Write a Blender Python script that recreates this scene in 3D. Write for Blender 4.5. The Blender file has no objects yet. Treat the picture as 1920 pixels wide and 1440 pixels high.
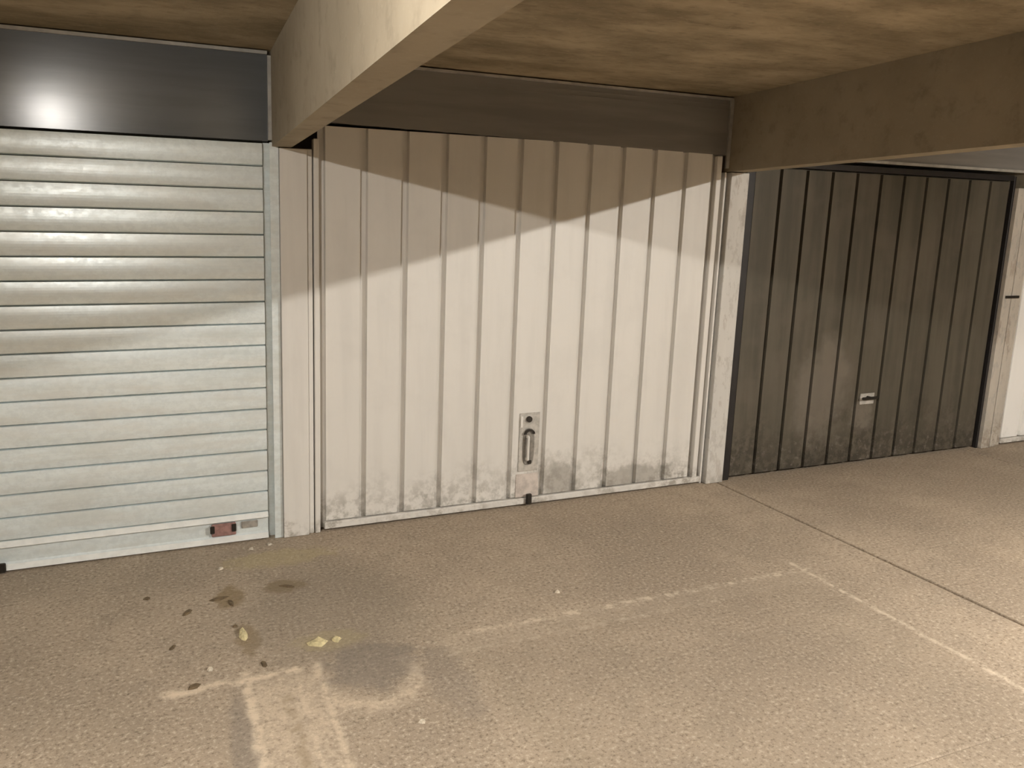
import bpy, bmesh, math, random
from mathutils import Vector, Matrix
random.seed(7)
scene = bpy.context.scene
COL = scene.collection

# ------------------------------------------------------------------ camera, world, exposure
CAM_H = 1.62
F_PX, YAW, PITCH, ROLL = 1493.9, 0.4041, 0.1883, 0.0171
cam_data = bpy.data.cameras.new('camera')
cam = bpy.data.objects.new('camera', cam_data)
COL.objects.link(cam)
cam_data.sensor_width = 36.0
cam_data.lens = 36.0 * F_PX / 1920.0
cam_data.clip_start = 0.05
_r = Vector((math.cos(YAW), -math.sin(YAW), 0)); _f0 = Vector((math.sin(YAW), math.cos(YAW), 0)); _u0 = Vector((0, 0, 1))
_f = _f0 * math.cos(PITCH) - _u0 * math.sin(PITCH)
_u = _u0 * math.cos(PITCH) + _f0 * math.sin(PITCH)
_r2 = _r * math.cos(ROLL) + _u * math.sin(ROLL)
_u2 = -_r * math.sin(ROLL) + _u * math.cos(ROLL)
cam.matrix_world = Matrix(((_r2.x, _u2.x, -_f.x, 0), (_r2.y, _u2.y, -_f.y, 0), (_r2.z, _u2.z, -_f.z, CAM_H), (0, 0, 0, 1)))
scene.camera = cam

world = bpy.data.worlds.new('world'); scene.world = world
world.use_nodes = True
world.node_tree.nodes['Background'].inputs[0].default_value = (0, 0, 0, 1)
world.node_tree.nodes['Background'].inputs[1].default_value = 0.0

scene.view_settings.view_transform = 'Standard'
scene.view_settings.look = 'None'
scene.view_settings.exposure = -0.08
scene.view_settings.gamma = 1.0
scene.view_settings.use_curve_mapping = False

# fluorescent ceiling tubes of the garage, outside the picture (their two shadows cross on the white door): (x, y, z, strength); built as ceiling lamps below
LAMP_COLOR = (1.0, 0.955, 0.89)
LAMPS = [(-0.92, 0.40, 2.29, 1150.0), (4.62, -0.10, 2.36, 2850.0)]

# ------------------------------------------------------------------ frame of the place
D = 4.185            # plane of the garage fronts
HC = 2.454           # ceiling
ZB = 2.011           # underside of the beams
LEAN = 0.0239        # the old uprights lean a little to the right
Y0 = -6.0            # far side of the aisle
XL, XR = -5.2, 11.6
BEAMS = [-5.105, -2.345, 0.415, 3.174, 5.933, 8.692]
BW = 0.13


def sh(v):
    return Vector((v[0] + LEAN * v[2], v[1], v[2]))


# ------------------------------------------------------------------ node helper
class N:
    def __init__(s, name):
        s.m = bpy.data.materials.new(name); s.m.use_nodes = True
        s.t = s.m.node_tree; s.b = s.t.nodes['Principled BSDF']
        s._p = s.t.nodes.new('ShaderNodeNewGeometry').outputs['Position']

    def put(s, sock, v):
        if hasattr(v, 'is_linked') or isinstance(v, bpy.types.NodeSocket):
            s.t.links.new(v, sock)
        elif isinstance(v, (tuple, list)):
            sock.default_value = tuple(v) + ((1,) if len(v) == 3 and len(sock.default_value) == 4 else ())
        else:
            sock.default_value = v

    def m_(s, op, a, b=0.0, c=0.0, clamp=False):
        n = s.t.nodes.new('ShaderNodeMath'); n.operation = op; n.use_clamp = clamp
        s.put(n.inputs[0], a); s.put(n.inputs[1], b); s.put(n.inputs[2], c)
        return n.outputs[0]

    def mul(s, a, b): return s.m_('MULTIPLY', a, b)
    def add(s, a, b): return s.m_('ADD', a, b)
    def sub(s, a, b): return s.m_('SUBTRACT', a, b)

    def step(s, v, lo, hi):
        n = s.t.nodes.new('ShaderNodeMapRange'); n.interpolation_type = 'SMOOTHSTEP'
        s.put(n.inputs[0], v); s.put(n.inputs[1], lo); s.put(n.inputs[2], hi)
        n.inputs[3].default_value = 0; n.inputs[4].default_value = 1
        return n.outputs[0]

    def xyz(s):
        n = s.t.nodes.new('ShaderNodeSeparateXYZ'); s.t.links.new(s._p, n.inputs[0])
        return n.outputs[0], n.outputs[1], n.outputs[2]

    def noise(s, scale, detail=3.0, rough=0.55, stretch=(1, 1, 1), off=(0, 0, 0), dist=0.0):
        mp = s.t.nodes.new('ShaderNodeMapping'); s.t.links.new(s._p, mp.inputs[0])
        mp.inputs['Scale'].default_value = stretch; mp.inputs['Location'].default_value = off
        n = s.t.nodes.new('ShaderNodeTexNoise'); s.t.links.new(mp.outputs[0], n.inputs['Vector'])
        n.inputs['Scale'].default_value = scale; n.inputs['Detail'].default_value = detail
        n.inputs['Roughness'].default_value = rough; n.inputs['Distortion'].default_value = dist
        return n.outputs[0]

    def voronoi(s, scale, stretch=(1, 1, 1)):
        mp = s.t.nodes.new('ShaderNodeMapping'); s.t.links.new(s._p, mp.inputs[0])
        mp.inputs['Scale'].default_value = stretch
        n = s.t.nodes.new('ShaderNodeTexVoronoi'); s.t.links.new(mp.outputs[0], n.inputs['Vector'])
        n.inputs['Scale'].default_value = scale
        sp = s.t.nodes.new('ShaderNodeSeparateColor'); s.t.links.new(n.outputs['Color'], sp.inputs[0])
        return sp.outputs[0], n.outputs['Distance']

    def mix(s, fac, a, b):
        n = s.t.nodes.new('ShaderNodeMix'); n.data_type = 'RGBA'
        s.put(n.inputs[0], fac); s.put(n.inputs[6], a); s.put(n.inputs[7], b)
        return n.outputs[2]

    def box(s, x0, x1, y0, y1, e=0.02, wob=0.0, wscale=8.0):
        """soft 0..1 mask of a rectangle on the floor, edges wobbled by noise"""
        x, y, z = s.xyz()
        if wob:
            w = s.mul(s.sub(s.noise(wscale, 3), 0.5), wob * 2)
            w2 = s.mul(s.sub(s.noise(wscale, 3, off=(5, 3, 1)), 0.5), wob * 2)
            x = s.add(x, w); y = s.add(y, w2)
        return s.mul(s.mul(s.step(x, x0 - e, x0 + e), s.step(x, x1 + e, x1 - e)),
                     s.mul(s.step(y, y0 - e, y0 + e), s.step(y, y1 + e, y1 - e)))

    def blob(s, cx, cy, rx, ry, cz=None, rz=1.0, wob=0.35, wscale=14.0):
        x, y, z = s.xyz()
        dx = s.m_('DIVIDE', s.sub(x, cx), rx)
        if cz is None: dy = s.m_('DIVIDE', s.sub(y, cy), ry)
        else: dy = s.m_('DIVIDE', s.sub(z, cz), rz)
        d = s.m_('SQRT', s.add(s.mul(dx, dx), s.mul(dy, dy)))
        d = s.add(d, s.mul(s.sub(s.noise(wscale, 4), 0.5), wob * 4))
        return s.step(d, 1.1, 0.6)

    def done(s, color, rough=0.8, metal=0.0, bump=None, bstr=0.3, bdist=0.01, spec=None):
        s.put(s.b.inputs['Base Color'], color); s.put(s.b.inputs['Roughness'], rough)
        s.put(s.b.inputs['Metallic'], metal)
        if spec is not None: s.b.inputs['Specular IOR Level'].default_value = spec
        if bump is not None:
            n = s.t.nodes.new('ShaderNodeBump'); n.inputs['Strength'].default_value = bstr
            n.inputs['Distance'].default_value = bdist
            s.put(n.inputs['Height'], bump); s.t.links.new(n.outputs[0], s.b.inputs['Normal'])
        return s.m


def c8(r, g, b):
    f = lambda v: ((v / 255 + 0.055) / 1.055) ** 2.4 if v > 10 else v / 255 / 12.92
    return (f(r), f(g), f(b))


MAT = {}

# floor concrete ------------------------------------------------------
def floor_material():
    n = N('floor_concrete')
    big = n.noise(1.1, 4, 0.6)
    mid = n.noise(7, 4, 0.65)
    fine = n.noise(62, 3, 0.75)
    spk = n.noise(55, 2, 0.7, off=(3, 1, 0))
    c = n.mix(n.step(big, 0.35, 0.68), (0.315, 0.254, 0.190), (0.405, 0.328, 0.245))
    c = n.mix(n.mul(n.step(mid, 0.45, 0.72), 0.45), c, (0.27, 0.222, 0.168))
    c = n.mix(n.mul(n.step(fine, 0.53, 0.66), 0.5), c, (0.66, 0.56, 0.44))
    c = n.mix(n.mul(n.step(fine, 0.47, 0.34), 0.75), c, (0.155, 0.12, 0.085))
    c = n.mix(n.mul(n.step(spk, 0.66, 0.74), 0.6), c, (0.10, 0.08, 0.06))
    # worn remains of painted bay lines: along the doors and along the bay
    wear = n.step(n.noise(18, 4, 0.7), 0.42, 0.62)
    l1 = n.mul(n.box(1.02, 2.86, 2.825, 2.865, 0.012, 0.02, 6), wear)
    l2 = n.mul(n.box(2.788, 2.812, 1.2, 2.95, 0.010, 0.018, 6), n.step(n.noise(15, 4, 0.75), 0.40, 0.58))
    l3 = n.mul(n.box(0.9, 2.2, 2.70, 2.73, 0.015, 0.02, 6), wear)
    lm = n.m_('MAXIMUM', n.m_('MAXIMUM', l1, l2), n.mul(l3, 0.5))
    
    # darker, oil-soaked concrete inside the marked bay
    ins = n.box(1.0, 2.76, 0.2, 2.82, 0.06, 0.08, 3)
    c = n.mix(n.mul(ins, 0.18), c, (0.20, 0.160, 0.115))
    x, y, z = n.xyz()
    # rust-brown stains below the post between shutter and white door
    st = n.blob(0.16, 3.53, 0.07, 0.13)
    st = n.m_('MAXIMUM', st, n.blob(0.40, 3.56, 0.10, 0.08))
    st = n.m_('MAXIMUM', st, n.mul(n.blob(0.20, 3.12, 0.05, 0.16), 0.8))
    c = n.mix(n.mul(st, 0.62), c, (0.17, 0.115, 0.045))
    yl = n.m_('MAXIMUM', n.blob(0.42, 3.90, 0.30, 0.12), n.blob(0.50, 2.99, 0.16, 0.09))
    c = n.mix(n.mul(yl, 0.35), c, (0.42, 0.35, 0.17))
    gd = n.blob(0.55, 3.25, 0.42, 0.62)
    c = n.mix(n.mul(gd, 0.30), c, (0.20, 0.17, 0.13))
    gd2 = n.m_('MAXIMUM', n.blob(0.62, 2.74, 0.20, 0.20), n.m_('MAXIMUM', n.blob(0.13, 2.30, 0.05, 0.50, wob=0.15), n.mul(n.blob(0.86, 2.55, 0.10, 0.30), 0.6)))
    c = n.mix(n.mul(gd2, 0.42), c, (0.15, 0.135, 0.12))
    lm2 = n.m_('MAXIMUM', lm, n.mul(n.box(0.9, 2.86, 2.71, 2.86, 0.03, 0.03, 6), 0.13))
    c = n.mix(n.mul(lm2, 0.62), c, (0.66, 0.56, 0.435))
    # pale trowelled mortar strip and smears
    mn = n.step(n.noise(22, 4, 0.75), 0.30, 0.60)
    mo = n.mul(n.box(0.170, 0.420, -2.0, 2.78, 0.03, 0.05, 9), 0.45)
    for (a, b, y1, k) in ((0.155, 0.190, 2.86, 1.0), (0.330, 0.360, 2.72, 0.75), (0.405, 0.435, 2.84, 0.8)):
        mo = n.m_('MAXIMUM', mo, n.mul(n.box(a, b, -2.0, y1, 0.016, 0.025, 7), k))
    mo = n.m_('MAXIMUM', mo, n.box(-0.12, 0.38, 2.79, 2.835, 0.022, 0.045, 9))
    ring = n.m_('MULTIPLY', n.blob(0.59, 2.66, 0.215, 0.235, wob=0.06), n.m_('SUBTRACT', 1.0, n.blob(0.59, 2.68, 0.185, 0.205, wob=0.06)))
    ring = n.mul(ring, n.step(y, 2.80, 2.66))
    mo = n.m_('MAXIMUM', mo, ring)
    c = n.mix(n.mul(n.mul(mo, mn), 0.75), c, (0.70, 0.58, 0.44))
    drk = n.mul(n.box(0.275, 0.315, -2.0, 2.66, 0.016, 0.03, 7), n.step(n.noise(15, 3), 0.40, 0.6))
    c = n.mix(n.mul(drk, 0.5), c, (0.26, 0.20, 0.125))
    h = n.add(n.mul(fine, 0.5), n.mul(mid, 0.5))
    return n.done(c, 0.88, 0, h, 0.35, 0.006, 0.3)


def concrete(name, c1, c2, stretch, scale=2.2, grain=40, bs=0.4, rough=0.9):
    n = N(name)
    a = n.noise(scale, 5, 0.62, stretch)
    b = n.noise(scale * 6, 4, 0.65, stretch, (2, 5, 1))
    g = n.noise(grain, 3, 0.6)
    c = n.mix(n.step(a, 0.32, 0.70), c1, c2)
    c = n.mix(n.mul(n.step(b, 0.5, 0.75), 0.45), c, tuple(v * 0.55 for v in c1))
    c = n.mix(n.mul(n.step(g, 0.55, 0.8), 0.3), c, tuple(min(1, v * 1.25) for v in c2))
    return n.done(c, rough, 0, n.add(n.mul(b, 0.6), n.mul(g, 0.4)), bs, 0.008, 0.25)


MAT['floor'] = floor_material()
MAT['ceiling'] = concrete('ceiling_board_marked_concrete', (0.21, 0.168, 0.105), (0.40, 0.325, 0.218), (0.75, 1.5, 1), 2.6)
MAT['beam'] = concrete('beam_painted_concrete', (0.29, 0.245, 0.178), (0.35, 0.30, 0.222), (1, 1, 1), 1.6, 60, 0.15)
MAT['wall'] = concrete('aisle_wall_concrete', (0.14, 0.125, 0.10), (0.18, 0.16, 0.13), (1, 1, 1), 1.2)
MAT['joint'] = concrete('joint_dirt', (0.06, 0.047, 0.03), (0.10, 0.08, 0.05), (1, 1, 1), 9)



def white_paint(name, base, dirt, lo, right_dirt=True, streak=0.25, flake=0.0):
    n = N(name)
    x, y, z = n.xyz()
    s1 = n.noise(9, 4, 0.6, (1, 1, 0.10))
    s2 = n.noise(4, 4, 0.62)
    c = n.mix(n.mul(n.step(s1, 0.42, 0.70), streak), base, tuple(v * 0.78 for v in base))
    c = n.mix(n.mul(n.step(s2, 0.48, 0.7), streak), c, tuple(v * 0.85 for v in base))
    # splash dirt creeping up from the floor
    d = n.noise(16, 5, 0.7)
    zz = n.add(z, n.mul(n.sub(n.noise(3.0, 4, 0.6), 0.5), 0.55))
    low = n.mul(n.step(zz, lo, 0.0), n.step(d, 0.40, 0.62))
    c = n.mix(n.mul(low, 0.75), c, dirt)
    if right_dirt:
        bl = n.m_('MAXIMUM', n.blob(2.12, 0, 0.16, 1, 0.13, 0.14, 0.4), n.blob(2.65, 0, 0.30, 1, 0.10, 0.10, 0.4))
        c = n.mix(n.mul(bl, 0.55), c, dirt)
    if flake:
        f = n.noise(24, 5, 0.75, (1, 1, 0.45))
        c = n.mix(n.mul(n.step(f, 0.53, 0.60), flake), c, (0.36, 0.335, 0.30))
        f2 = n.noise(11, 4, 0.7, (1, 1, 0.3), (4, 0, 2))
        c = n.mix(n.mul(n.step(f2, 0.60, 0.66), flake * 0.6), c, (0.22, 0.15, 0.10))
    return n.done(c, 0.55, 0, n.noise(30, 3), 0.08, 0.004, 0.35)


MAT['white'] = white_paint('door_white_paint', (0.67, 0.645, 0.60), (0.22, 0.20, 0.165), 0.34)
MAT['white_frame'] = white_paint('frame_white_paint', (0.67, 0.645, 0.60), (0.25, 0.22, 0.18), 0.16, False, 0.3)
MAT['white_flaking'] = white_paint('frame_flaking_white_paint', (0.58, 0.56, 0.52), (0.25, 0.22, 0.18), 0.16, False, 0.3, 0.4)
MAT['post_worn'] = white_paint('post_worn_cream_paint', (0.50, 0.455, 0.39), (0.22, 0.17, 0.12), 0.3, False, 0.45, 0.6)
MAT['white_clean'] = white_paint('door_clean_white_paint', (0.86, 0.84, 0.80), (0.3, 0.27, 0.22), 0.10, False, 0.12)


def dark_paint():
    n = N('door_dark_taupe_paint')
    x, y, z = n.xyz()
    s1 = n.noise(10, 4, 0.6, (1, 1, 0.08)); s2 = n.noise(3, 4, 0.6)
    c = n.mix(n.step(s1, 0.36, 0.68), (0.098, 0.086, 0.064), (0.070, 0.062, 0.046))
    c = n.mix(n.mul(n.step(s2, 0.45, 0.7), 0.4), c, (0.125, 0.105, 0.082))
    pale = n.m_('MAXIMUM', n.blob(4.15, 0, 0.26, 1, 0.55, 0.42, 0.3, 5), n.blob(4.55, 0, 0.12, 1, 0.35, 0.14, 0.3))
    c = n.mix(n.mul(pale, 0.6), c, (0.185, 0.160, 0.130))
    d = n.noise(15, 5, 0.75)
    zz = n.add(z, n.mul(n.sub(n.noise(2.6, 4, 0.6), 0.5), 0.9))
    low = n.mul(n.step(zz, 0.50, 0.05), n.step(d, 0.42, 0.56))
    c = n.mix(n.mul(low, 0.75), c, (0.040, 0.033, 0.025))
    spl = n.mul(n.step(z, 0.40, 0.05), n.step(n.noise(22, 4, 0.7, off=(1, 2, 3)), 0.56, 0.66))
    c = n.mix(n.mul(spl, 0.55), c, (0.19, 0.165, 0.14))
    return n.done(c, 0.6, 0, n.noise(30, 3), 0.1, 0.004, 0.3)
MAT['dark'] = dark_paint()


def plain(name, c, rough=0.6, metal=0.0, var=0.25, scale=12, spec=0.4, stretch=(1, 1, 1)):
    n = N(name)
    a = n.noise(scale, 4, 0.6, stretch)
    col = n.mix(n.step(a, 0.35, 0.68), c, tuple(v * (1 - var) for v in c))
    return n.done(col, rough, metal, a, 0.05, 0.003, spec)


MAT['dark_frame'] = plain('dark_steel_frame', (0.020, 0.017, 0.016), 0.5)
MAT['header'] = plain('header_panel_paint', (0.22, 0.205, 0.185), 0.6, 0, 0.2, 3, 0.3, (0.3, 1, 3))
MAT['trim'] = plain('trim_strip_paint', (0.40, 0.385, 0.35), 0.5)
MAT['housing'] = plain('shutter_housing_slate_paint', (0.088, 0.096, 0.102), 0.19, 0.0, 0.12, 4, 0.8, (0.4, 1, 5))
MAT['rust'] = plain('rusty_iron', (0.23, 0.135, 0.10), 0.8, 0.1, 0.5, 40)
MAT['rust_pink'] = plain('faded_red_plastic', (0.34, 0.19, 0.165), 0.6, 0, 0.35, 35)
MAT['iron'] = plain('dark_iron', (0.05, 0.043, 0.036), 0.45, 0.6, 0.3, 30)
MAT['cup'] = plain('handle_cup_grey', (0.26, 0.24, 0.21), 0.5, 0.2, 0.3, 30)
MAT['ridge_glint'] = plain('painted_ridge_glint', (0.88, 0.89, 0.86), 0.35, 0.15, 0.1, 20, 0.7)  # highlight on the rail ridges, put into a bright base colour
MAT['steel'] = plain('worn_steel', (0.50, 0.475, 0.43), 0.4, 0.5, 0.3, 30)
MAT['plate'] = plain('lock_plate_painted', (0.53, 0.50, 0.45), 0.5, 0.1, 0.3, 26)
MAT['plate_stained'] = plain('kick_plate_rust_tinted', (0.60, 0.53, 0.475), 0.6, 0.0, 0.3, 20)
MAT['crumb'] = plain('pale_yellow_crumb', (0.66, 0.57, 0.33), 0.9, 0, 0.35, 40)
MAT['leaf'] = plain('dead_leaf_brown', (0.15, 0.105, 0.058), 0.8, 0, 0.4, 40)
MAT['stone'] = plain('pale_chip', (0.62, 0.55, 0.44), 0.9, 0, 0.3, 40)
MAT['lamp_body'] = plain('lamp_housing_white', (0.7, 0.7, 0.68), 0.4)


def shutter_material():
    n = N('shutter_galvanised_steel')
    m1 = n.noise(34, 3, 0.7, (1, 1, 1.3)); m2 = n.noise(7, 4, 0.6, (0.5, 1, 2.0))
    st = n.noise(5, 4, 0.6, (0.3, 1, 4))
    c = n.mix(n.mul(n.step(m1, 0.40, 0.62), 0.5), (0.80, 0.87, 0.88), (0.65, 0.71, 0.72))
    c = n.mix(n.mul(n.step(m2, 0.40, 0.65), 0.45), c, (0.69, 0.70, 0.665))
    c = n.mix(n.mul(n.step(st, 0.42, 0.7), 0.35), c, (0.56, 0.61, 0.58))
    r = n.add(0.24, n.mul(m1, 0.22))
    return n.done(c, r, 0.3, n.noise(10, 3), 0.05, 0.004, 0.9)
MAT['shutter'] = shutter_material()


def glow(strength):
    n = N('lamp_tube_glow')
    n.done((0.9, 0.9, 0.85), 0.4)
    n.b.inputs['Emission Color'].default_value = LAMP_COLOR + (1,)
    n.b.inputs['Emission Strength'].default_value = strength
    return n.m

# ------------------------------------------------------------------ mesh helpers
class G:
    """collects shapes in place coordinates; build() makes one mesh object with its origin at o"""
    def __init__(s): s.v = []; s.f = []

    def box(s, x0, x1, y0, y1, z0, z1, bev=0.0):
        b = len(s.v)
        if bev <= 0:
            s.v += [(x, y, z) for z in (z0, z1) for y in (y0, y1) for x in (x0, x1)]
            s.f += [tuple(b + i for i in q) for q in ((0, 2, 3, 1), (4, 5, 7, 6), (0, 1, 5, 4), (2, 6, 7, 3), (0, 4, 6, 2), (1, 3, 7, 5))]
        else:
            bm = bmesh.new(); bmesh.ops.create_cube(bm, size=1)
            for q in bm.verts:
                q.co = Vector(((x0 + x1) / 2 + q.co.x * (x1 - x0), (y0 + y1) / 2 + q.co.y * (y1 - y0), (z0 + z1) / 2 + q.co.z * (z1 - z0)))
            bmesh.ops.bevel(bm, geom=bm.edges[:], offset=bev, segments=1, affect='EDGES', profile=0.5)
            bm.verts.index_update()
            s.v += [tuple(q.co) for q in bm.verts]
            s.f += [tuple(b + q.index for q in fc.verts) for fc in bm.faces]
            bm.free()
        return s

    def prism(s, prof, a0, a1, axis='x'):
        """profile of (p, q) swept along an axis: x -> (y, z), z -> (x, y), y -> (x, z)"""
        b = len(s.v); n = len(prof)
        mk = {'x': lambda a, p: (a, p[0], p[1]), 'z': lambda a, p: (p[0], p[1], a), 'y': lambda a, p: (p[0], a, p[1])}[axis]
        s.v += [mk(a0, p) for p in prof] + [mk(a1, p) for p in prof]
        s.f += [(b + i, b + (i + 1) % n, b + n + (i + 1) % n, b + n + i) for i in range(n)]
        s.f += [tuple(b + i for i in range(n))[::-1], tuple(b + n + i for i in range(n))]
        return s

    def cyl(s, c, r, y0, y1, seg=14, rz=None, axis='y'):
        rz = rz or r
        pr = [(c[0] + r * math.cos(2 * math.pi * i / seg), c[1] + rz * math.sin(2 * math.pi * i / seg)) for i in range(seg)]
        return s.prism(pr, y0, y1, axis)

    def build(s, name, mat, parent=None, o=None, smooth=False):
        vs = [sh(q) for q in s.v]
        if o is None:
            o = (sum(q[0] for q in s.v) / len(s.v), sum(q[1] for q in s.v) / len(s.v), min(q[2] for q in s.v))
        o = sh(o)
        me = bpy.data.meshes.new(name)
        me.from_pydata([tuple(q - o) for q in vs], [], s.f)
        bm = bmesh.new(); bm.from_mesh(me); bmesh.ops.recalc_face_normals(bm, faces=bm.faces[:]); bm.to_mesh(me); bm.free()
        if smooth:
            for p in me.polygons: p.use_smooth = True
        me.materials.append(MAT[mat] if isinstance(mat, str) else mat)
        ob = bpy.data.objects.new(name, me); COL.objects.link(ob)
        ob['o'] = tuple(o)
        place(ob, o, parent)
        return ob


ORI = {}
def place(ob, o, parent):
    ORI[ob] = Vector(o)
    if 'o' in ob: del ob['o']
    if parent: ob.parent = parent; ob.location = Vector(o) - ORI[parent]
    else: ob.location = o


def copy_at(ob, dx=0, dz=0, parent=None):
    c = ob.copy(); COL.objects.link(c)
    place(c, ORI[ob] + Vector((dx + LEAN * dz, 0, dz)), parent)
    return c


def thing(name, label, cat, o, group=None):
    e = bpy.data.objects.new(name, None); COL.objects.link(e); e.empty_display_size = 0.2
    place(e, sh(o), None)
    return tag(e, label, cat, group)


def tag(e, label, cat, group=None):
    e['label'] = label; e['category'] = cat
    if group: e['group'] = group
    return e


def struct(ob, label=None):
    ob['kind'] = 'structure'
    if label: ob['label'] = label
    return ob

# ------------------------------------------------------------------ the setting
JY = 0.014
YA = 1.55            # joint between the boxes and the driving lane of the aisle
floor = struct(G().box(XL, XR, Y0, D + 0.30, -0.14, -0.03).build('floor', 'joint', None, (0, 0, -0.03)), 'beige speckled concrete garage floor with joints')
xs = [XL, -2.30, 3.283, 5.66, 8.60, XR]
for a, b in zip(xs[:-1], xs[1:]):
    G().box(a + JY * 0.6, b - JY * 0.6, YA + 0.002, D + 0.28, -0.03, 0.0, 0.004).build('floor_slab', 'floor', floor)
G().box(XL, XR, Y0, YA - 0.002, -0.03, 0.0, 0.002).build('aisle_lane', 'floor', floor)


wall_back = struct(G().box(XL, XR, D + 0.16, D + 0.30, 0.0005, HC).build('wall_back', 'wall'))
struct(G().box(XL, XR, Y0 - 0.12, Y0, 0, HC).build('wall_front', 'wall'))
struct(G().box(XL - 0.12, XL, Y0 - 0.12, D + 0.30, 0, HC).build('wall_left', 'wall'))
struct(G().box(XR, XR + 0.12, Y0 - 0.12, D + 0.30, 0, HC).build('wall_right', 'wall'))
struct(G().box(XL - 0.12, XR + 0.12, Y0 - 0.12, D + 0.30, HC, HC + 0.15).build('ceiling', 'ceiling'), 'brown board-marked concrete ceiling')
for i, bx in enumerate(BEAMS):
    g = G()
    sk = 0.028 if i == 2 else 0.0      # this beam runs a little askew
    g.prism([(bx - sk * 1.4, Y0 + 0.002), (bx + BW, Y0 + 0.002), (bx + BW - sk * 0.4, D + 0.159), (bx + sk, D + 0.159)], ZB, HC - 0.0005, 'z')
    struct(g.build('ceiling_beam', 'beam'), 'cream painted concrete ceiling beam')
    # partition between two boxes carries the beam at the fronts
    struct(G().box(bx + 0.01, bx + BW - 0.01, D + 0.05, D + 0.158, 0.0005, ZB - 0.001).build('partition_wall', 'wall'))


def header(x0, x1, z0, z1, mat, zr=None, label=None, y=None):
    y = D if y is None else y
    zr = z0 if zr is None else zr
    g = G(); b = [(x0, z0), (x1, zr), (x1, z1), (x0, z1)]
    g.prism(b, y, D + 0.155, 'y')
    return struct(g.build('header_panel', mat), label)


# bay of the white door
hp = header(0.548, 3.171, 2.146, 2.432, 'header', 2.108, 'grey-brown header panel above white garage door')
for z in (2.404, 2.376):
    G().box(1.5, 3.16, D - 0.003, D + 0.001, z, z + 0.006).build('header_rib', 'header', hp)
struct(G().box(0.548, 3.171, D - 0.012, D + 0.154, 2.4325, 2.4455).build('trim_1', 'trim'))
struct(G().box(3.150, 3.172, D - 0.014, D - 0.0005, 2.03, 2.432).build('trim_2', 'trim'))
# bay of the dark door
header(3.308, 5.930, 2.125, 2.44, 'header', None, 'header panel above dark garage door')
struct(G().box(3.32, 5.928, D - 0.02, D - 0.0005, 2.118, 2.136).build('trim_3', 'trim'))
# bay beyond
header(6.066, 8.689, 2.125, 2.44, 'header', None, 'header panel above far white garage door')

# ------------------------------------------------------------------ roller shutter
rs = thing('roller_shutter', 'galvanised grey horizontal-slat roller shutter under slate-grey housing', 'garage door', (-0.86, D + 0.03, 0.0))
SX0, SX1, PITCH_S = -2.165, 0.398, 0.1107
zt = 0.147
prof = []
for k in range(9):
    t = k / 8
    prof.append((D + 0.012 - 0.004 * math.sin(math.pi * (0.05 + 0.90 * t)), 0.006 + t * (PITCH_S - 0.010)))
prof = [(D + 0.024, 0.0005)] + prof + [(D + 0.024, PITCH_S - 0.002), (D + 0.034, PITCH_S - 0.002), (D + 0.034, 0.0005)]
g = G(); g.prism([(p, q + zt) for p, q in prof], SX0, SX1, 'x')
slat0 = g.build('slat', 'shutter', rs)
for k in range(1, 17):
    copy_at(slat0, 0, k * PITCH_S, rs)
g = G()
g.prism([(D + 0.034, 0.008), (D - 0.010, 0.008), (D - 0.012, 0.014), (D + 0.010, 0.036), (D + 0.012, 0.044), (D + 0.012, 0.112),
         (D - 0.006, 0.120), (D - 0.008, 0.126), (D + 0.012, 0.1465), (D + 0.034, 0.1465)], SX0, SX1, 'x')
rail = g.build('bottom_rail', 'shutter', rs)
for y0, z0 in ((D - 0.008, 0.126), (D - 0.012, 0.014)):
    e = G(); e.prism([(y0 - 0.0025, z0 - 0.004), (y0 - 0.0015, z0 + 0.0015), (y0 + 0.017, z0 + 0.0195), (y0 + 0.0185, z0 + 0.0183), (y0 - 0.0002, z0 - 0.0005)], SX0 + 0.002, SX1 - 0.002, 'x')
    e.build('ridge_highlight', 'ridge_glint', rail)  # added pale strip: painted highlight along each bottom rail ridge
g = G().box(0.115, 0.235, D - 0.004, D + 0.0118, 0.044, 0.110, 0.004)
lk = g.build('lock_bracket', 'rust_pink', rs); lk['label'] = 'faded red lock bracket'
G().box(0.108, 0.130, D - 0.012, D - 0.0042, 0.064, 0.104, 0.003).build('bolt', 'iron', lk)
G().box(0.214, 0.236, D - 0.012, D - 0.0042, 0.064, 0.106, 0.003).build('bolt', 'iron', lk)
G().box(0.262, 0.345, D + 0.002, D + 0.0118, 0.070, 0.108, 0.004).build('latch_plate', 'steel', rs)
cl = G().box(-0.90, -0.795, D - 0.030, D - 0.0125, 0.006, 0.052, 0.005).build('foot_latch', 'iron', rs)
G().box(-0.87, -0.82, D - 0.038, D - 0.0302, 0.022, 0.038, 0.003).build('slot', 'steel', cl)
for x0, x1, s in ((0.402, 0.472, 1), (-2.212, -2.150, -1)):
    g = G()
    if s > 0:
        pr = [(x0 + 0.028, D - 0.014), (x1, D - 0.014), (x1, D + 0.049), (x0, D + 0.049), (x0, D + 0.036), (x1 - 0.02, D + 0.036), (x1 - 0.02, D - 0.004), (x0 + 0.028, D - 0.004)]
    else:
        pr = [(x1, D - 0.012), (x0, D - 0.012), (x0, D + 0.049), (x1 - 0.012, D + 0.049), (x1 - 0.012, D + 0.040), (x0 + 0.02, D + 0.040), (x0 + 0.02, D - 0.004), (x1, D - 0.004)]
    g.prism(pr, 0.001, 2.030, 'z').build('guide_rail', 'shutter', rs)
hs = G().prism([(D - 0.002, 2.036), (D - 0.0145, 2.432), (D + 0.12, 2.432), (D + 0.12, 2.036)], -2.212, 0.424, 'x').build('housing', 'housing', rs)
hs['label'] = 'slate grey shutter housing'
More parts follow.
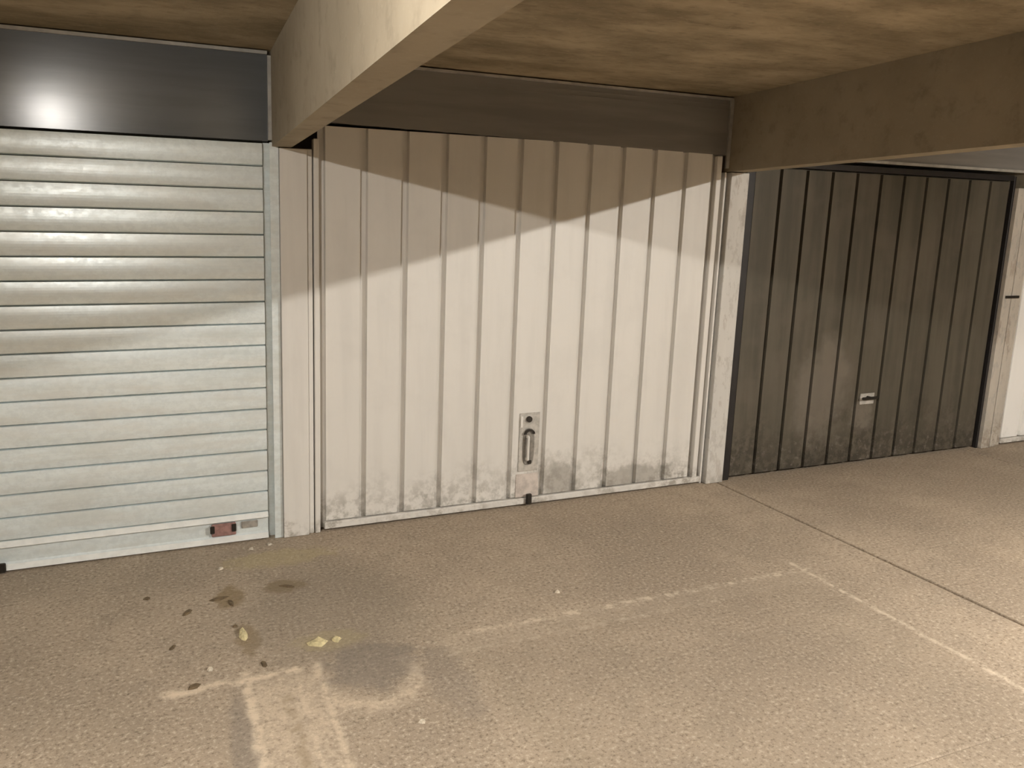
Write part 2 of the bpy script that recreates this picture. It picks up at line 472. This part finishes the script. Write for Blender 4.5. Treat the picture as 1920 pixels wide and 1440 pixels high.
G().box(-2.212, 0.424, D - 0.024, D + 0.11, 2.4325, 2.4475).build('top_trim', 'trim', hs)
# slim light edge strip where the housing meets the beam
G().box(0.4245, 0.4410, D - 0.024, D + 0.01, 2.040, 2.428).build('side_trim', 'trim', hs)

# ------------------------------------------------------------------ white up-and-over door
wd = thing('garage_door', 'white vertically ribbed up-and-over garage door with dark pull handle', 'garage door', (1.88, D + 0.02, 0.0))
P0, PW, NP = 0.689, 0.2178, 11
GR = 0.019           # half groove
G().box(0.668, 3.150, D + 0.032, D + 0.042, 0.010, 2.130).build('leaf', 'white', wd)
def rib_panel(x0, x1, z0, z1, mat, parent, name='panel', ch=0.005, dep=0.026, back=0.0318):
    pr = [(x0, D + back), (x0 + ch, D + back - dep), (x1 - ch, D + back - dep), (x1, D + back)]
    g = G(); g.prism(pr, z0, z1, 'z')
    return g.build(name, mat, parent)
p0 = rib_panel(P0 + 0.008, P0 + PW - 0.022, 0.056, 2.126, 'white', wd)
for k in range(1, NP):
    copy_at(p0, k * PW, 0, wd)
G().box(0.690, 3.150, D - 0.010, D + 0.019, 0.012, 0.050, 0.004).build('bottom_rail', 'white_frame', wd)
# left frame: wide post, stepped inner profile
G().box(0.474, 0.607, D - 0.030, D + 0.049, 0.001, 2.006, 0.003).build('frame_post', 'white_frame', wd)
G().box(0.6085, 0.634, D - 0.012, D + 0.040, 0.001, 2.008, 0.003).build('frame_strip', 'white_frame', wd)
G().box(0.640, 0.667, D - 0.018, D + 0.040, 0.001, 2.060, 0.003).build('frame_strip', 'white_frame', wd)
# right frame
G().box(3.152, 3.166, D - 0.006, D + 0.040, 0.001, 2.006, 0.002).build('frame_strip', 'white_frame', wd)
G().box(3.084, 3.120, D - 0.014, D + 0.0195, 0.052, 2.100, 0.003).build('frame_strip', 'white_frame', wd)
G().box(3.182, 3.318, D - 0.034, D + 0.049, 0.001, 2.006, 0.003).build('frame_post', 'white_flaking', wd)
# handle plate with key cylinder and pull handle
FZ = D + 0.0056
pl = G().box(1.832, 1.962, FZ - 0.006, FZ, 0.215, 0.572, 0.002).build('handle_plate', 'plate', wd)
kc = G().cyl((1.890, 0.535), 0.018, FZ - 0.017, FZ - 0.0062, 16).build('key_cylinder', 'iron', pl)
G().box(1.836, 1.850, FZ - 0.012, FZ - 0.0062, 0.488, 0.556).build('plate_lip', 'white_frame', pl)
# pull handle: dark rounded cup with a pale grip bar
seg = 20
pr = []
for i in range(seg):
    a = 2 * math.pi * i / seg
    pr.append((1.893 + 0.036 * math.copysign(abs(math.cos(a)) ** 0.6, math.cos(a)), 0.367 + 0.112 * math.copysign(abs(math.sin(a)) ** 0.6, math.sin(a))))
ph = G().prism(pr, FZ - 0.012, FZ - 0.0062, 'y').build('pull_handle', 'cup', wd)
arch = [(1.893 + 0.034 * math.cos(a), 0.446 + 0.030 * math.sin(a)) for a in [math.pi * i / 8 for i in range(9)]]
arch += [(1.893 + 0.022 * math.cos(a), 0.446 + 0.018 * math.sin(a)) for a in [math.pi * (8 - i) / 8 for i in range(9)]]
G().prism(arch, FZ - 0.024, FZ - 0.0122, 'y').build('rim', 'iron', ph)
G().box(1.888, 1.912, FZ - 0.022, FZ - 0.0122, 0.262, 0.284, 0.003).build('rim', 'iron', ph)
g = G(); g.box(1.874, 1.888, FZ - 0.040, FZ - 0.028, 0.288, 0.436, 0.004)
g.box(1.874, 1.888, FZ - 0.030, FZ - 0.0122, 0.286, 0.300); g.box(1.874, 1.888, FZ - 0.030, FZ - 0.0122, 0.424, 0.438)
g.build('grip', 'white_frame', ph)
kp = G().box(1.822, 1.972, FZ - 0.004, FZ, 0.054, 0.200, 0.0015).build('kick_plate', 'plate_stained', wd)
kp['label'] = 'rust-tinted kick plate below the handle'
bt = G().box(1.885, 1.918, D - 0.032, D - 0.0105, 0.014, 0.078, 0.004).build('floor_bolt', 'iron', wd)

# ------------------------------------------------------------------ dark boarded door
dd = thing('garage_door', 'dark taupe garage door of vertical boards with soiled foot', 'garage door', (4.58, D + 0.02, 0.0))
G().box(3.322, 5.790, D + 0.040, D + 0.048, 0.010, 2.070).build('leaf', 'dark', dd)
b0 = rib_panel(3.396, 3.396 + 0.2165 - 0.020, 0.022, 2.048, 'dark', dd, 'board', 0.003, 0.036, 0.0398)
for k in range(1, 11):
    copy_at(b0, k * 0.2165, 0, dd)
G().box(3.320, 3.388, D - 0.010, D + 0.0215, 0.001, 2.090, 0.003).build('frame_post', 'dark_frame', dd)
G().box(5.792, 5.812, D - 0.006, D + 0.030, 0.001, 2.090, 0.003).build('frame_post', 'dark_frame', dd)
G().box(3.390, 5.790, D - 0.004, D + 0.0215, 2.058, 2.098, 0.003).build('frame_head', 'dark_frame', dd)
th = G().box(4.505, 4.640, D - 0.002, D + 0.0035, 0.440, 0.520, 0.002).build('handle_plate', 'plate', dd)
g = G(); g.cyl((4.572, 0.490), 0.012, D - 0.030, D - 0.0022, 12); g.box(4.492, 4.640, D - 0.042, D - 0.024, 0.480, 0.500, 0.006)
g.build('t_handle', 'iron', dd)

# ------------------------------------------------------------------ far white door in the next bay
fd = thing('garage_door', 'clean white garage door beside the dark boarded door', 'garage door', (7.38, D + 0.02, 0.0))
G().box(5.816, 5.905, D - 0.034, D + 0.040, 0.001, 2.006, 0.003).build('frame_post', 'post_worn', fd)
G().box(5.925, 6.000, D - 0.026, D + 0.049, 0.001, 2.006, 0.003).build('frame_post', 'post_worn', fd)
G().box(6.012, 6.052, D - 0.010, D + 0.040, 0.001, 2.004, 0.003).build('frame_strip', 'post_worn', fd)
G().box(5.835, 5.985, D - 0.044, D - 0.0345, 1.185, 1.205, 0.002).build('hinge_strap', 'iron', fd)
G().box(6.060, 8.620, D + 0.032, D + 0.042, 0.010, 2.100).build('leaf', 'white_clean', fd)
q0 = rib_panel(6.080, 6.080 + 0.23 - 0.026, 0.056, 2.095, 'white_clean', fd)
for k in range(1, 11):
    copy_at(q0, k * 0.23, 0, fd)
G().box(6.075, 8.62, D - 0.006, D + 0.019, 0.012, 0.050, 0.004).build('bottom_rail', 'white_frame', fd)
G().box(8.625, 8.690, D - 0.030, D + 0.049, 0.001, 2.006, 0.003).build('frame_post', 'white_frame', fd)

# ------------------------------------------------------------------ litter on the floor
def chip(name, x, y, rx, ry, h, mat, label, cat, group=None, z=0.0005, seg=9, rot=0.0):
    P = []
    for i in range(seg):
        a = 2 * math.pi * i / seg
        k = random.uniform(0.65, 1.15)
        u, v = rx * k * math.cos(a), ry * k * math.sin(a)
        P.append((x + u * math.cos(rot) - v * math.sin(rot), y + u * math.sin(rot) + v * math.cos(rot)))
    cx, cy = x + random.uniform(-.2, .2) * rx, y + random.uniform(-.2, .2) * ry
    g = G(); g.v = [(p[0], p[1], z) for p in P] + [(cx + (p[0] - cx) * .62, cy + (p[1] - cy) * .62, z + h * random.uniform(.6, 1.1)) for p in P] + [(cx, cy, z + h * .8)]
    n = seg
    g.f = [tuple(range(n))[::-1]] + [(i, (i + 1) % n, n + (i + 1) % n, n + i) for i in range(n)] + [(n + i, n + (i + 1) % n, 2 * n) for i in range(n)]
    return tag(g.build(name, mat), label, cat, group)


chip('plaster_crumb', 0.455, 2.985, 0.050, 0.045, 0.014, 'crumb', 'pale yellow crumb on floor, wider of two by the brown stain', 'debris')
chip('plaster_crumb', 0.525, 2.985, 0.022, 0.028, 0.010, 'crumb', 'small round pale yellow crumb touching the wider crumb', 'debris')
chip('plaster_crumb', 0.185, 3.160, 0.020, 0.055, 0.013, 'crumb', 'narrow cream crumb lying on the brown stain', 'debris')
for (x, y, rx, ry, r, lab) in (
        (0.11, 3.53, 0.045, 0.018, 0.2, 'longest brown leaf scrap, lying on the brown stain'),
        (0.16, 3.47, 0.014, 0.040, 0.1, 'short leaf scrap crossing the longest scrap on the brown stain'),
        (0.41, 3.55, 0.050, 0.014, -0.5, 'thin leaf scrap on the brown stain by the white door post'),
        (-0.02, 3.44, 0.018, 0.045, -0.5, 'slanting leaf scrap on clean concrete beside the brown stain'),
        (-0.08, 3.145, 0.011, 0.024, -0.5, 'small slanting leaf scrap between brown stain and pale mortar streak'),
        (-0.01, 2.83, 0.026, 0.018, 0.4, 'brown leaf scrap at the end of the pale mortar streak'),
        (0.24, 2.90, 0.012, 0.026, 0.0, 'dark leaf scrap at the head of the pale mortar strip'),
        (-0.18, 3.64, 0.018, 0.015, 0.0, 'small round leaf scrap on bare floor before the roller shutter'),
        (0.16, 3.24, 0.013, 0.014, 0.0, 'tiny leaf scrap beside the narrow cream crumb')):
    chip('leaf_scrap', x, y, rx, ry, 0.006, 'leaf', lab, 'leaf scrap', 'leaf scraps by the post', rot=r)
for (x, y, lab) in ((1.55, 3.05, 'tiny pale stone chip beside the worn line before the white door'), (0.69, 2.33, 'tiny pale stone chip below the curved mortar smear'),
                    (0.05, 2.93, 'tiny pale stone chip above the pale mortar streak'), (0.14, 3.86, 'tiny pale stone chip before the red lock bracket'),
                    (0.30, 4.06, 'tiny pale stone chip at the shutter guide foot'), (0.39, 4.09, 'tiny pale stone chip touching the white post foot')):
    chip('stone_chip', x, y, 0.014, 0.016, 0.009, 'stone', lab, 'stone chip', 'stone chips on the floor', seg=6)

# ------------------------------------------------------------------ ceiling lamps (fluorescent battens along the bays)
for i, (x, y, z, st) in enumerate(LAMPS):
    lab = ['white fluorescent batten on ceiling in front of roller shutter', 'white fluorescent batten on ceiling in front of dark door', 'white fluorescent batten on ceiling behind'][i]
    L = thing('ceiling_lamp_offscreen', lab, 'lamp', (x, y, z), 'fluorescent battens on the ceiling')
    hl = 0.60
    G().box(x - 0.035, x + 0.035, y - hl - 0.04, y + hl + 0.04, z + 0.028, z + 0.075, 0.004).build('batten', 'lamp_body', L)
    if z + 0.075 < HC - 0.001:
        G().box(x - 0.02, x + 0.02, y - 0.3, y + 0.3, z + 0.0752, HC - 0.0006).build('spacer', 'lamp_body', L)
    for e in (-1, 1):
        G().box(x - 0.014, x + 0.014, y + e * (hl + 0.012) - 0.010, y + e * (hl + 0.012) + 0.010, z - 0.016, z + 0.0278).build('tube_holder', 'lamp_body', L)
    G().cyl((x, z), 0.013, y - hl, y + hl, 12).build('tube_offscreen', glow(st), L)
